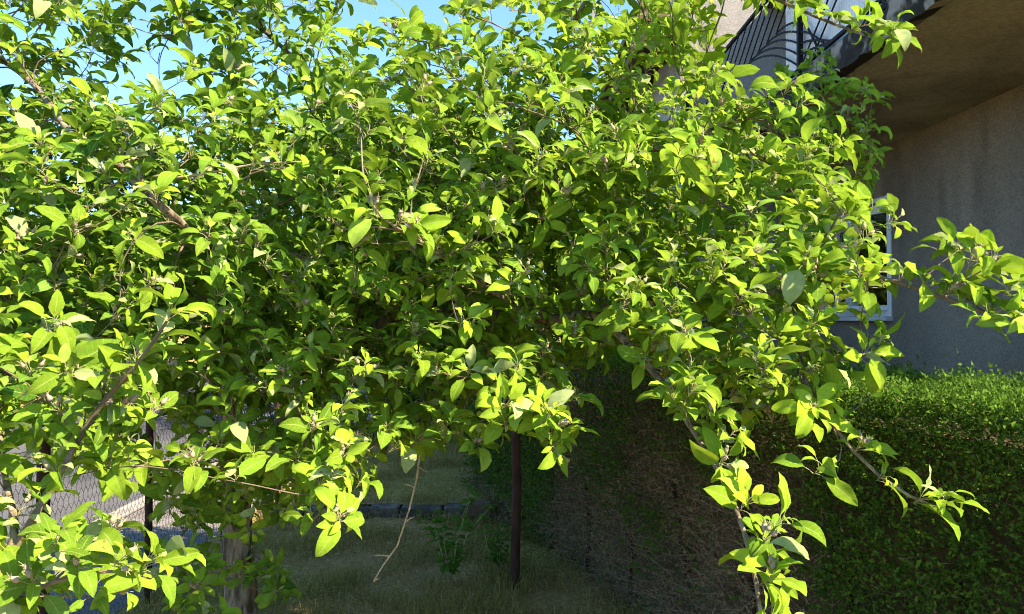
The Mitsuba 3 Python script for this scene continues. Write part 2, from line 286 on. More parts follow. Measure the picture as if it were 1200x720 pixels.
# ------------------------------------------------------------------ leaf blades
def blade(seed, nt, na, fold, bend, twist, ripple, wid=0.27):
    r = np.random.default_rng(seed)
    t = np.linspace(0, 1, nt + 1) ** 0.9; a = np.linspace(-1, 1, na + 1)
    w = wid * np.sin(np.pi * np.clip(t, 0, 1) ** 0.82) ** 0.76 * (1 - 0.16 * t ** 3); w[0], w[-1] = wid * .06, 0.004
    ang = bend * (0.15 * t + 0.85 * t ** 1.8); dt = np.diff(t, prepend=0)
    x = np.cumsum(np.cos(ang) * dt); z = -np.cumsum(np.sin(ang) * dt)
    side = r.normal(0, .10) * t ** 1.5
    ph = r.uniform(0, 6.28, 2); fr = r.uniform(9, 15)
    tt, aa = np.meshgrid(t, a, indexing='ij'); ww = w[:, None] * aa
    f = fold * (1 - .35 * tt)
    up = np.abs(ww) * np.sin(f) * (1 - .35 * np.abs(aa)) + ripple * np.sin(tt * fr + np.where(aa > 0, ph[0], ph[1])) * aa ** 2 * np.sin(np.pi * tt)
    lat = ww * np.cos(f)
    tw = twist * tt; lat, up = lat * np.cos(tw) - up * np.sin(tw), lat * np.sin(tw) + up * np.cos(tw)
    P = np.stack([x[:, None] + np.sin(ang)[:, None] * up, lat + side[:, None], z[:, None] + np.cos(ang)[:, None] * up], -1)
    i = (np.arange(nt)[:, None] * (na + 1) + np.arange(na)[None]).ravel()
    Fc = np.vstack([np.stack([i, i + na + 1, i + na + 2], 1), np.stack([i, i + na + 2, i + 1], 1)])
    v = P.reshape(-1, 3)
    nrm = trimesh.Trimesh(v, Fc, process=False).vertex_normals
    uv = np.stack([tt.ravel() * .98 + .01, (aa.ravel() * .49 + .5)], 1)
    return v, Fc, np.array(nrm), uv
r_ = np.random.default_rng(21)
BL = []
for k in range(18):
    pr = (r_.uniform(.7, 1.2), r_.uniform(.6, 2.3), r_.normal(0, .6), r_.uniform(.02, .05), r_.uniform(.23, .28)) if k > 13 else (r_.uniform(.15, .8), r_.uniform(.35, 1.6), r_.normal(0, .45), r_.uniform(.015, .05), r_.uniform(.235, .305))
    BL.append((blade(k, 7, 4, *pr), blade(k, 3, 2, *pr)))
def place_blades(base, d, n, size, var, lod):
    """Yields (indices, vertices, faces, normals, uv) per variant."""
    d = unit(d); s = unit(np.cross(n, d)); n = np.cross(d, s)
    R = np.stack([d, s, n], -1)
    for k in range(len(BL)):
        i = np.nonzero(var == k)[0]
        if len(i): 
            v, f, nr, uv = BL[k][lod]
            yield i, np.einsum('nij,nvj->nvi', R[i], v[None] * size[i, None, None]) + base[i, None], f, np.einsum('nij,vj->nvi', R[i], nr), uv

# ------------------------------------------------------------------ apple trees
def densify(pts, step=.05):
    out = [pts[0]]
    for a, b in zip(pts[:-1], pts[1:]):
        m = max(1, int(np.linalg.norm(b - a) / step)); out += [a + (b - a) * s for s in np.linspace(0, 1, m + 1)[1:]]
    return np.array(out)
def wiggle(P, amp, seed):
    q = np.arange(len(P))[:, None] * .17 + np.array([[0, 31, 77]]) + seed * 13.7
    n = meshkit.noise(np.stack([q, q * 0 + .5, q * 0], -1), seed) - .5
    n *= np.minimum(1, np.arange(len(P)) / 6)[:, None]
    return P + n * amp
def grow(limbs, blobs, spacing, seed, step=.05):
    """Space colonisation from hand-laid limbs into the crown's volume: (points, parents, given radius, leaf sites)."""
    r = np.random.default_rng(seed)
    pts, par, giv = [], [], []
    for li, (poly, r0, r1) in enumerate(limbs):
        P = wiggle(densify(np.array(poly), step), .05, seed + li)
        if li == 0: prev = -1; start = 0
        else:
            dd = np.linalg.norm(np.array(pts) - P[0], axis=1); prev = int(dd.argmin()); start = 0 if dd.min() > .02 else 1
        rr = np.linspace(r0, r1, len(P)) if np.isscalar(r0) else np.interp(np.linspace(0, 1, len(P)), np.linspace(0, 1, len(r0)), r0)
        for k in range(start, len(P)):
            pts.append(P[k]); par.append(prev); giv.append(rr[k]); prev = len(pts) - 1
    A = []
    for c, rad, dens in blobs:
        c, rad = np.array(c), np.array(rad)
        m = int(dens * 4.19 * rad.prod() / spacing ** 3 * 2.2)
        q = r.normal(size=(m, 3)); q = unit(q) * r.uniform(0, 1, (m, 1)) ** .40
        A.append(c + q * rad)
    A = np.vstack(A)
    A = A[meshkit.fbm(A * 2.6, 3, seed) > .32]
    keep = np.ones(len(A), bool); tr = cKDTree(A)
    for i, nb in enumerate(tr.query_ball_point(A, spacing)):
        if keep[i]:
            for j in nb:
                if j > i: keep[j] = False
    A = A[keep]
    limb_pts = np.array(pts); n_limb = len(pts)
    sites = []
    alive = np.ones(len(A), bool)
    for it in range(70):
        tr = cKDTree(np.array(pts)); idx = np.nonzero(alive)[0]
        if not len(idx): break
        dist, near = tr.query(A[idx], distance_upper_bound=1.1)
        ok = np.isfinite(dist)
        done = ok & (dist < .075)
        for i, nn in zip(idx[done], near[done]): sites.append(nn); alive[i] = False
        go = ok & ~done
        if not go.any(): break
        dirs = {}
        for i, nn in zip(idx[go], near[go]): dirs.setdefault(nn, []).append(i)
        for nn, ai in dirs.items():
            d = unit(A[ai] - np.array(pts[nn])).sum(0)
            if par[nn] >= 0: d = d / max(len(ai), 1) + .35 * unit(np.array(pts[nn]) - np.array(pts[par[nn]]))
            d = unit(d + r.normal(0, .22, 3) + np.array([0, 0, .05]))
            pts.append(pts[nn] + d * step); par.append(nn); giv.append(0.0)
    pts = np.array(pts); par = np.array(par); giv = np.array(giv)
    return pts, par, giv, np.array(sorted(set(sites))), n_limb

class Tree: pass
def build_tree(name, label, limbs, blobs, spacing, seed, leaf=.064, bare=(), leafy=(), fruit_n=60, extra=1.0):
    r = np.random.default_rng(seed + 100)
    pts, par, giv, sites, n_limb = grow(limbs, blobs, spacing, seed)
    n = len(pts); kids = [[] for _ in range(n)]
    for i, p in enumerate(par):
        if p >= 0: kids[p].append(i)
    cnt = np.zeros(n)
    for i in range(n - 1, -1, -1):
        if not kids[i]: cnt[i] += 1
        if par[i] >= 0: cnt[par[i]] += cnt[i]
    rad = np.maximum(.0016 * cnt ** .42, giv)
    for i in range(n):                                                   # never thicker than what carries it
        if par[i] >= 0: rad[i] = min(rad[i], rad[par[i]] * .98)
    depth_from_tip = np.zeros(n)
    for i in range(n - 1, -1, -1):
        if par[i] >= 0: depth_from_tip[par[i]] = max(depth_from_tip[par[i]], depth_from_tip[i] + .05)
    t = Tree(); t.key = thing(name, label, 'tree')
    # chains
    seen = np.zeros(n, bool); chains = []
    stack = [0]
    while stack:
        s = stack.pop(); ch = [par[s]] if par[s] >= 0 else []
        if ch and par[ch[0]] >= 0: ch = [par[ch[0]]] + ch
        i = s
        while True:
            ch.append(i); seen[i] = True
            if not kids[i]: break
            ks = sorted(kids[i], key=lambda k: -rad[k] - .001 * depth_from_tip[k]); stack += ks[1:]; i = ks[0]
        chains.append(ch)
    thin = []; nb = 0
    for ci, ch in enumerate(chains):
        P = pts[ch].copy(); R = rad[ch].copy()
        if ci > 0 and len(ch) > 2: R[:2] = np.minimum(R[:2], R[2] * np.array([1.0, 1.15]))
        if len(P) > 4:
            for _ in range(2): P[1:-1] = .25 * P[:-2] + .5 * P[1:-1] + .25 * P[2:]
        if ci == 0:
            big = densify(P, .02); rb = np.interp(np.linspace(0, 1, len(big)), np.linspace(0, 1, len(R)), R)
            m = tube(big, rb, 20)
            v = np.array(m.vertices); nn = np.array(m.vertex_normals)
            v += nn * ((meshkit.fbm(v * [22, 22, 7], 3, 3) - .5) * .35)[:, None] * np.interp(np.arange(len(v)) // 20, np.arange(len(rb)), rb)[:, None]
            add('trunk', trimesh.Trimesh(v, m.faces, process=False), 'bark_material', t.key, smooth=True)
        elif R[-1 if len(R) < 3 else 2] > .0055 and nb < 240:
            add('branch', tube(P, R, 9), 'bark_material' if R[1] > .010 else 'twig_material', t.key, smooth=True); nb += 1
        else: thin.append(tube(P, R, 5, False))
    if thin: add('twigs', cat(thin), 'twig_material', t.key, smooth=True, kind='stuff')
    # rosettes: at leaf sites, tips and along thin wood
    ros = set(sites.tolist()) | {i for i in range(n) if not kids[i]}
    for i in range(n):
        if rad[i] < .006 and r.random() < .22 * extra and i not in ros: ros.add(i)
    kt = cKDTree(pts)
    lush = set()
    for li, a, gap in leafy:                                             # limbs that carry leaf clusters along their outer part
        Q = densify(np.array(limbs[li][0]), gap); Q = Q[int(len(Q) * a):]
        lush |= set(kt.query(Q + r.normal(0, .012, Q.shape))[1].tolist()); ros |= lush
        ros |= set(kt.query(Q[-1] + r.normal(0, .02, (5, 3)))[1].tolist())
    ros = np.array(sorted(ros))
    if len(bare):
        bt = cKDTree(np.vstack(bare)); ros = ros[bt.query(pts[ros])[0] > .06]
    tip = np.array([not kids[i] for i in ros])
    pd = unit(pts[ros] - pts[np.maximum(par[ros], 0)])
    ax = unit(pd * .55 + np.array([0, 0, .60]) + SUN * .70 + r.normal(0, .30, pd.shape))
    tone_ = meshkit.fbm(pts[ros] * 1.6, 3, seed + 5) * 1.4 - .2 + .22 * np.clip(pts[ros][:, 0], -1, 1)
    B, D, Nn, S, V, K, J, RI, ST = [], [], [], [], [], [], [], [], []
    for q in range(len(ros)):
        m = r.integers(7, 13) if tip[q] else r.integers(5, 10)
        ph = r.uniform(0, 6.28); young = r.beta(1.6, 1.6)
        a = ax[q]; u = unit(np.cross(a, [.3, .5, .2])); w = np.cross(a, u)
        for k in range(m):
            f = ph + k * 2.4 + r.normal(0, .25); al = math.radians(np.clip(r.normal(64, 19), 20, 112)); inner = k / m
            rd = u * math.cos(f) + w * math.sin(f); d = a * math.cos(al) + rd * math.sin(al)
            nn = a - d * (a @ d) + r.normal(0, .28, 3)
            if inner > .72: al *= .45
            pl = r.uniform(.014, .036) * (1 - .3 * inner)
            size = leaf * (1.10 if int(ros[q]) in lush else 1.0) * np.clip(r.normal(1.0, .30), .38, 1.42) * (1.08 - .30 * inner) * (.62 if inner > .72 else 1)
            p0 = pts[ros[q]] + a * .008 * k / 2
            base = p0 + unit(d * .8 + a * .35) * pl
            B.append(base); D.append(d); Nn.append(nn); S.append(size); V.append(r.integers(len(BL))); RI.append(q); ST.append(p0)
            K.append(int(np.clip(round((.13 + .56 * young + .36 * inner + .35 * (tone_[q] - .5) + r.normal(0, .10)) * 15), 0, 15))); J.append(r.integers(9, 16) if inner > .72 else r.integers(0, 14) if r.random() < .93 else 15)
    B, D, Nn, S, V, K, J, RI, ST = map(np.array, (B, D, Nn, S, V, K, J, RI, ST))
    t.leaves = (B, D, Nn, S, V, K, J, RI, ST); t.ros = pts[ros]; t.ax = ax; t.pts = pts; t.rad = rad; t.fruit_n = fruit_n
    return t
def finish_trees(trees):
    """Which blades show most from the camera's side are made parts; the rest of each crown is one piece of foliage."""
    W, H = 600, 360; owner = np.full(W * H, -1); zs, ids, px = [], [], []; base = 0
    for t in trees:
        B, D, Nn, S, V = t.leaves[:5]
        for i, v, f, nr, uv in place_blades(B, D, Nn, S, V, 0):
            v = v.reshape(len(i), -1, 3); y = np.maximum(v[..., 1], .05)
            sx = ((v[..., 0] / y * F + CX) / 2).astype(int); sy = ((CY - (v[..., 2] - EYE) / y * F) / 2).astype(int)
            ok = (v[..., 1] > .3) & (sx >= 0) & (sx < W) & (sy >= 0) & (sy < H)
            zs.append(y[ok]); ids.append(np.broadcast_to(i[:, None] + base, ok.shape)[ok]); px.append((sy * W + sx)[ok])
        t.base = base; base += len(B)
    zs, ids, px = map(np.concatenate, (zs, ids, px)); o = np.argsort(-zs, kind='stable'); owner[px[o]] = ids[o]
    shown = np.bincount(owner[owner >= 0], minlength=base)
    for t in trees:
        B, D, Nn, S, V, K, J, RI, ST = t.leaves; n = len(B); sh = shown[t.base:t.base + n]
        top = np.zeros(n, bool); top[np.argsort(-sh, kind='stable')[:300]] = True
        near = (B[:, 1] < 3.3) & (B[:, 1] > .2) & (np.abs(B[:, 0] / np.maximum(B[:, 1], .1)) < .8)
        vs, fs, ns, us, at_ = [], [], [], [], 0
        for lod, pick in ((0, near & ~top), (1, ~near & ~top)):
            ix = np.nonzero(pick)[0]
            for i, v, f, nr, uv in place_blades(B[ix], D[ix], Nn[ix], S[ix], V[ix], lod):
                g = ix[i]; m = v.shape[1]
                u = np.stack([uv[None, :, 0] + K[g][:, None], uv[None, :, 1] + J[g][:, None]], -1)
                vs.append(v.reshape(-1, 3)); ns.append(nr.reshape(-1, 3)); us.append(u.reshape(-1, 2))
                fs.append((f[None] + (np.arange(len(i)) * m)[:, None, None]).reshape(-1, 3) + at_); at_ += len(i) * m
        if vs: add('foliage', (np.vstack(vs), np.vstack(fs)), 'leaf_material', t.key, smooth=True, uv=np.vstack(us), kind='stuff')
        ix = np.nonzero(top)[0]
        for i, v, f, nr, uv in place_blades(B[ix], D[ix], Nn[ix], S[ix], V[ix], 0):
            for q in range(len(i)):
                add('leaf', (v[q], f), 'leaf_material', t.key, smooth=True, uv=uv + [K[ix[i[q]]], J[ix[i[q]]]])
        st = near
        a, b = ST[st], B[st] + unit(D[st]) * .004; mid = (a + b) / 2 + Nn[st] * .003
        v1, f1 = needles(a, mid, .0011, .0008); v2, f2 = needles(mid, b, .0008, .0009)
        add('leaf_stalks', (np.vstack([v1, v2]), np.vstack([f1, f2 + len(v1)])), 'stalk_material', t.key, smooth=True, kind='stuff')
        # fruitlets in the rosettes that show
        score = np.bincount(RI, weights=sh, minlength=len(t.ros)); r = np.random.default_rng(5 + t.base)
        order = np.argsort(-score, kind='stable')[:t.fruit_n * 3]; chosen = r.permutation(order)[:t.fruit_n]
        sa, sb = [], []
        for q in chosen:
            for k in range(r.integers(2, 5)):
                a = t.ax[q]; d = unit(a + r.normal(0, .42, 3)); L = r.uniform(.018, .032); p = t.ros[q] + a * .012; tip = p + d * L
                sa.append(p); sb.append(tip); s = r.uniform(.0042, .0064)
                prof = np.array([(0, 0), (.55, .15), (.95, .8), (1.0, 1.4), (.8, 2.1), (.5, 2.5), (.62, 2.9), (.45, 3.3), (0, 2.7)]) * s
                m = trimesh.creation.revolve(prof, sections=9)
                x = unit(np.cross(d, [.2, .9, .1])); M = np.eye(4); M[:3, 0], M[:3, 1], M[:3, 2], M[:3, 3] = x, np.cross(d, x), d, tip
                m.apply_transform(M); add('fruitlet', m, 'fruit_material', t.key, smooth=True)
                for e in range(5):
                    f_ = e * 1.2566; c = tip + d * s * 2.9; sa.append(c); sb.append(c + (x * math.cos(f_) + np.cross(d, x) * math.sin(f_)) * s * 1.4 + d * s * r.uniform(.3, 1.8))
        if sa: add('fruit_stalks', needles(np.array(sa), np.array(sb), .0009, .0007), 'stalk_material', t.key, smooth=True, kind='stuff')

def pl(*q): return [at(*p) for p in q]
L = [
 (pl((290, 815, 3.4), (286, 720, 3.4), (284, 640, 3.4), (280, 560, 3.38), (272, 480, 3.3), (264, 400, 3.2), (258, 302, 2.6), (216, 262, 2.12), (182, 234, 2.0), (115, 178, 2.25), (60, 120, 2.4), (15, 85, 2.5), (-60, 40, 2.6)), (.084, .078, .070, .045, .032, .024, .016, .014, .012, .010, .008, .007, .006), 0),
 (pl((280, 560, 3.38), (345, 490, 3.25), (415, 415, 3.1), (470, 350, 2.95), (506, 300, 2.9), (545, 262, 2.85), (600, 180, 2.8), (640, 90, 2.8)), .045, .008),
 (pl((415, 415, 3.1), (418, 360, 3.0), (420, 300, 2.95), (400, 200, 3.0), (380, 100, 3.1)), .024, .007),
 (pl((470, 350, 2.95), (540, 370, 2.75), (640, 378, 2.5), (700, 363, 2.35), (820, 350, 2.2), (930, 340, 2.05), (1005, 318, 1.95)), .024, .006),
 (pl((264, 400, 3.2), (340, 320, 3.5), (440, 200, 3.8), (540, 90, 3.9)), .028, .008),
 (pl((415, 415, 3.1), (450, 440, 2.8), (520, 430, 2.5), (600, 455, 2.2), (630, 500, 2.05), (640, 530, 2.0)), .016, .004),
 (pl((506, 300, 2.9), (640, 250, 3.1), (780, 185, 3.3), (890, 150, 3.4), (960, 165, 3.5), (1010, 210, 3.6)), .020, .005),
 (pl((262, 350, 2.9), (140, 330, 2.9), (40, 330, 2.7), (-60, 320, 2.6)), .018, .006),
 (pl((700, 363, 2.35), (775, 450, 2.1), (832, 545, 1.85), (852, 598, 1.75), (872, 650, 1.68), (890, 735, 1.6)), .013, .004),
 (pl((930, 340, 2.05), (945, 440, 1.92), (985, 500, 1.86), (1030, 562, 1.8), (1070, 588, 1.78), (1098, 594, 1.76)), .008, .003),
 (pl((1005, 318, 1.95), (1050, 332, 1.85), (1105, 350, 1.78), (1160, 370, 1.73), (1250, 400, 1.7)), .007, .003),
 (pl((640, 90, 2.8), (700, -20, 2.6), (830, -25, 2.4), (940, 5, 2.2), (1000, 30, 2.1), (1040, 50, 2.05)), .010, .003),
 (pl((930, 340, 2.05), (955, 292, 2.04), (985, 262, 2.0), (1012, 256, 1.97), (1032, 266, 1.95)), .006, .002),
 (pl((380, 100, 3.1), (300, 30, 3.0), (200, -20, 2.9)), .010, .005),
 (pl((280, 560, 3.38), (320, 530, 2.8), (360, 545, 2.3), (382, 580, 2.0), (395, 612, 1.85)), .014, .004),
 (pl((272, 480, 3.3), (210, 470, 3.0), (140, 450, 2.7), (60, 450, 2.5), (-40, 440, 2.4)), .016, .005),
 (pl((545, 262, 2.85), (620, 230, 2.5), (700, 190, 2.3), (790, 165, 2.2), (890, 128, 2.15)), .012, .004),
 (pl((640, 378, 2.5), (560, 330, 2.2), (480, 270, 2.0), (440, 250, 1.9)), .009, .003),
 (pl((280, 560, 3.38), (250, 590, 3.2), (215, 620, 3.0), (190, 660, 2.9)), .010, .004),
 (pl((284, 640, 3.4), (310, 650, 3.35), (318, 690, 3.3)), .005, .002),
]
def blob(px, py, d, rx, ry, rz, dens=1.0): return (at(px, py, d), (rx, ry, rz), dens)
Bb = [
 blob(560, 270, 2.75, .88, .8, .60), blob(250, 310, 2.8, .95, .85, .57), blob(30, 290, 3.0, .75, .9, .60), blob(40, 50, 2.6, .27, .4, .2), blob(258, 72, 2.8, .21, .3, .19), blob(185, 15, 2.6, .2, .2, .09), blob(100, 530, 1.95, .16, .15, .08), blob(165, 565, 2.1, .07, .12, .07), blob(212, 610, 2.7, .12, .12, .09, .7), blob(215, 505, 2.6, .25, .3, .14), blob(250, 600, 3.1, .13, .2, .2), blob(292, 590, 3.1, .25, .25, .12),
 blob(430, 115, 2.8, .33, .4, .24), blob(560, 120, 2.75, .5, .5, .31), blob(290, -25, 2.8, .5, .4, .10), blob(110, 10, 2.8, .3, .4, .12),
 blob(800, 265, 2.4, .48, .6, .48, 1.2), blob(830, 290, 2.9, .42, .4, .48), blob(700, 260, 3.0, .4, .4, .45), blob(230, 565, 2.75, .2, .25, .12), blob(850, 330, 2.15, .32, .35, .32, 1.2), blob(785, 205, 2.45, .38, .4, .24, 1.2), blob(905, 215, 2.3, .19, .3, .22, 1.2), blob(700, 120, 2.8, .45, .6, .34), blob(925, 400, 2.05, .23, .35, .26, 1.2), blob(450, 440, 2.6, .55, .55, .32),
 blob(320, 480, 2.7, .45, .55, .33), blob(460, 270, 4.0, 1.3, .75, .70, .7), blob(950, 165, 3.5, .30, .4, .36), blob(840, 440, 2.0, .26, .28, .18),
 blob(620, 480, 2.1, .16, .25, .12), blob(130, 450, 2.5, .5, .5, .22), blob(380, 570, 2.0, .15, .2, .12),
 blob(860, -28, 2.35, .24, .3, .09, .8), blob(1020, 40, 2.05, .09, .1, .07), blob(1125, 345, 1.77, .12, .12, .09, 1.3), blob(1080, 318, 1.8, .17, .14, .10, 1.3),
 blob(1165, 372, 1.72, .17, .14, .10, 1.3), blob(1090, 590, 1.77, .07, .08, .05), blob(885, 640, 1.68, .11, .12, .14), blob(960, 570, 1.78, .05, .05, .05),
 blob(235, 690, 2.9, .16, .2, .16), blob(1040, 550, 1.8, .06, .06, .04), blob(325, 680, 3.3, .10, .12, .12, .6), blob(925, 285, 2.1, .13, .3, .2), blob(990, 248, 2.05, .10, .12, .05), blob(600, 30, 2.7, .22, .3, .10),
]
dead = densify(np.array(pl((183, 212, 2.3), (240, 204, 2.28), (300, 192, 2.25), (362, 189, 2.2))), .03)
main = build_tree('apple_tree', 'large apple tree in fresh leaf with small fruitlets filling most of the view', L, Bb, .088, 11, fruit_n=92, leafy=((5, .5, .06), (8, .3, .055), (9, .2, .045), (10, .0, .022), (12, .15, .03), (11, .72, .05), (14, .5, .05), (17, .4, .06), (16, .3, .06)))
L2 = [
 (pl((-330, 1300, 1.75), (-220, 1000, 1.7), (-100, 830, 1.62), (-20, 710, 1.6), (30, 634, 1.6), (72, 566, 1.62), (100, 505, 1.64), (128, 458, 1.62), (160, 430, 1.58), (200, 372, 1.54)), .024, .003),
 (pl((-20, 710, 1.6), (30, 690, 1.45), (80, 662, 1.38), (125, 655, 1.38)), .008, .003),
 (pl((30, 634, 1.6), (10, 540, 1.7), (0, 440, 1.8), (-40, 350, 1.9)), .008, .003),
]
B2 = [blob(25, 565, 1.75, .17, .15, .09), blob(125, 695, 1.6, .11, .1, .05), blob(95, 440, 1.72, .22, .25, .12), blob(20, 440, 1.75, .2, .25, .14), blob(70, 655, 1.38, .12, .12, .08), blob(190, 650, 1.5, .07, .08, .05), blob(-30, 600, 1.6, .12, .15, .2)]
second = build_tree('apple_tree', 'smaller leaning apple tree with a bare pale stem at the lower left edge', L2, B2, .095, 31, fruit_n=28, leafy=((1, .3, .05), (0, .64, .05), (2, .3, .06)))
finish_trees([main, second])

# ------------------------------------------------------------------ the hedge
hedge = thing('clipped_hedge', 'long clipped evergreen hedge with brown bare patches between the lawn and the house', 'hedge')
H0, H1 = np.array([1.86, 0.9]), np.array([-0.42, 7.05]); HL = np.linalg.norm(H1 - H0); hu = (H1 - H0) / HL; hn = np.array([-hu[1], hu[0]]); HT, HH = .85, 1.335
if hn @ np.array([-1, -.3]) < 0: hn = -hn
def hw(s, o, z): return np.stack([H0[0] + hu[0] * s + hn[0] * o, H0[1] + hu[1] * s + hn[1] * o, z], -1)   # o > 0: towards the lawn
def hbump(s, z): return .17 * (meshkit.fbm(np.stack([s * 2.2, z * 2.2, s * 0], -1), 3, 4) - .5) + .05 * (meshkit.fbm(np.stack([s * 8, z * 8, s * 0], -1), 2, 8) - .5)
sg_, zg = np.linspace(0, HL, 160), np.linspace(0, 1, 34)
path_o = np.concatenate([np.full(34, -.13), np.linspace(-.24, -HT + .13, 16), np.full(10, -HT + .12)]); path_z = np.concatenate([np.linspace(-.05, HH - .12, 34), np.full(16, HH - .15), np.linspace(HH - .12, -.05, 10)])
SS_, OO = np.meshgrid(sg_, path_o, indexing='ij'); ZZ = np.broadcast_to(path_z, SS_.shape)
P = hw(SS_, OO + hbump(SS_, ZZ) * (OO > -.3), ZZ); nz = P.shape[1]
ii = (np.arange(159)[:, None] * nz + np.arange(nz - 1)[None]).ravel()
endf = [[0, k, k + 1] for k in range(1, nz - 1)] + [[159 * nz, 159 * nz + k + 1, 159 * nz + k] for k in range(1, nz - 1)]
add('inner_wood', trimesh.Trimesh(P.reshape(-1, 3), np.vstack([np.stack([ii, ii + nz, ii + nz + 1], 1), np.stack([ii, ii + nz + 1, ii + 1], 1), endf]), process=False), 'hedge_core_material', hedge, smooth=True, kind='stuff')
def leaf_cloud(p, d, n, size, wid, tone, tint):
    """Small folded leaves (four triangles each): (mesh, uv)."""
    d = unit(d); s = unit(np.cross(n, d)); n = np.cross(d, s); S = size[:, None]; w = wid[:, None]
    v = np.stack([p, p + d * S * .45 + s * w + n * w * .35, p + d * S * .5, p + d * S * .45 - s * w + n * w * .35, p + d * S - n * S * .12], 1)
    f = np.array([[0, 2, 1], [0, 3, 2], [1, 2, 4], [2, 3, 4]])
    return (v.reshape(-1, 3), (f[None] + (np.arange(len(p)) * 5)[:, None, None]).reshape(-1, 3)), np.repeat(np.stack([tone, tint], 1), 5, 0)
r = np.random.default_rng(77)
def hedge_leaves(m):
    s = HL * r.uniform(0, 1, m) ** 1.25; top = r.random(m) < .42
    z = np.where(top, HH + r.normal(0, .02, m), HH * r.uniform(0, 1, m) ** .85); o = np.where(top, -HT * r.random(m), 0)
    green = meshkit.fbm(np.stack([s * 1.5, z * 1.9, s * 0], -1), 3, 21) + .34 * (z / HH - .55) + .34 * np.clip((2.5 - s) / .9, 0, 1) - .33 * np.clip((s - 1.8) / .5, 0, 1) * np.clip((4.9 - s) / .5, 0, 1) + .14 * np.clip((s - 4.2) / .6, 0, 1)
    keep = top | (r.random(m) < .45 + .55 * np.clip((green - .30) / .25, 0, 1)); s, z, o, top, green = s[keep], z[keep], o[keep], top[keep], green[keep]; dead_ = ~top & (r.random(len(s)) > np.clip((green - .22) / .3, .16, .97))
    k = len(s); o = np.where(top, o, hbump(s, z) + r.normal(-.03, .035, k)); z = np.where(top, z + .04 * (meshkit.fbm(np.stack([s * 7, o * 7, s * 0], -1), 3, 2) - .5) * 3.6, z)
    p = hw(s, o, z)
    nrm = np.where(top[:, None], [[0, 0, 1.0]], np.array([[hn[0], hn[1], .25]]))
    d = unit(nrm * .8 + r.normal(0, .7, (k, 3)) + [0, 0, .35]); n = nrm + r.normal(0, .7, (k, 3)) + [0, 0, .4]
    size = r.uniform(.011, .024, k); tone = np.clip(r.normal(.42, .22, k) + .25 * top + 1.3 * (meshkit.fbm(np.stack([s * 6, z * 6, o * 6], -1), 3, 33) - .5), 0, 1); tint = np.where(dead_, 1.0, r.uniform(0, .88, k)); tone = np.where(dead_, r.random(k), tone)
    return leaf_cloud(p, d, n, size, size * .26, tone, tint)
m, uv = hedge_leaves(170000)
add('foliage', m, 'hedge_leaf_material', hedge, uv=uv, kind='stuff')
k = 16000                                                               # the rounded upper edge
s = HL * r.uniform(0, 1, k) ** 1.3; o = r.uniform(-.20, .03, k); z = HH - .015 - r.uniform(0, .20, k) * np.clip((o + .2) / .23, 0, 1)
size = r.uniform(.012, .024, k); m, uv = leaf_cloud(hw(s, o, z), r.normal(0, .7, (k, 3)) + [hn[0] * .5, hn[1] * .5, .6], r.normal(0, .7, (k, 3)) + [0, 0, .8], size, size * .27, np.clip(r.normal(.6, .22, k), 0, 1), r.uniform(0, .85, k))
add('edge_foliage', m, 'hedge_leaf_material', hedge, uv=uv, kind='stuff')
k = 2600                                                                # leafy shoots that stand out of the clipped top
s = HL * r.uniform(0, 1, k) ** 1.3; o = -HT * r.random(k) + .02; a = hw(s, o, np.full(k, HH - .02)); b = a + np.stack([r.normal(0, .02, k), r.normal(0, .02, k), r.uniform(.02, .085, k) * (1 + 1.1 * (r.random(k) < .12))], -1)
q = np.repeat(np.arange(k), 7); tt = r.random(len(q))[:, None]; p = a[q] + (b - a)[q] * tt
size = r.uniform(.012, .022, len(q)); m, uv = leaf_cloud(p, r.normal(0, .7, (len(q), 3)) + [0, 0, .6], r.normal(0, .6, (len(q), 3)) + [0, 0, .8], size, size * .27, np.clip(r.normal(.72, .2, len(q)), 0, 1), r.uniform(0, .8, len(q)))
add('top_shoots', m, 'hedge_leaf_material', hedge, uv=uv, kind='stuff')
k = 6500                                                                # leafy shoots on the lawn side
s = HL * r.uniform(0, 1, k) ** 1.35; z = HH * r.uniform(.03, 1, k); gr = meshkit.fbm(np.stack([s * 1.5, z * 1.9, s * 0], -1), 3, 21) + .34 * (z / HH - .55) + .34 * np.clip((2.5 - s) / .9, 0, 1) - .33 * np.clip((s - 1.8) / .5, 0, 1) * np.clip((4.9 - s) / .5, 0, 1) + .14 * np.clip((s - 4.2) / .6, 0, 1)
ok = r.random(k) < np.clip((gr - .30) / .3, .06, 1); s, z = s[ok], z[ok]; k = len(s); a = hw(s, hbump(s, z) - .04, z); b = a + unit(np.array([[hn[0], hn[1], .55]]) + r.normal(0, .35, (k, 3))) * r.uniform(.04, .12, k)[:, None]
q = np.repeat(np.arange(k), 10); tt = r.uniform(.2, 1, len(q))[:, None]; p = a[q] + (b - a)[q] * tt; ton = np.clip(r.normal(.6, .22, k), 0, 1)
size = r.uniform(.012, .024, len(q)); m, uv = leaf_cloud(p, r.normal(0, .8, (len(q), 3)) + unit(b - a)[q] * .8, r.normal(0, .6, (len(q), 3)) + [hn[0] * .5, hn[1] * .5, .7], size, size * .27, np.clip(ton[q] + r.normal(0, .1, len(q)), 0, 1), r.uniform(0, .8, len(q)))
add('side_shoots', m, 'hedge_leaf_material', hedge, uv=uv, kind='stuff')
k = 11000
s = HL * r.uniform(0, 1, k) ** 1.1; z = HH * r.uniform(0, .97, k); gr = meshkit.fbm(np.stack([s * 1.5, z * 1.9, s * 0], -1), 3, 21) + .34 * (z / HH - .55) + .34 * np.clip((2.5 - s) / .9, 0, 1) - .33 * np.clip((s - 1.8) / .5, 0, 1) * np.clip((4.9 - s) / .5, 0, 1)
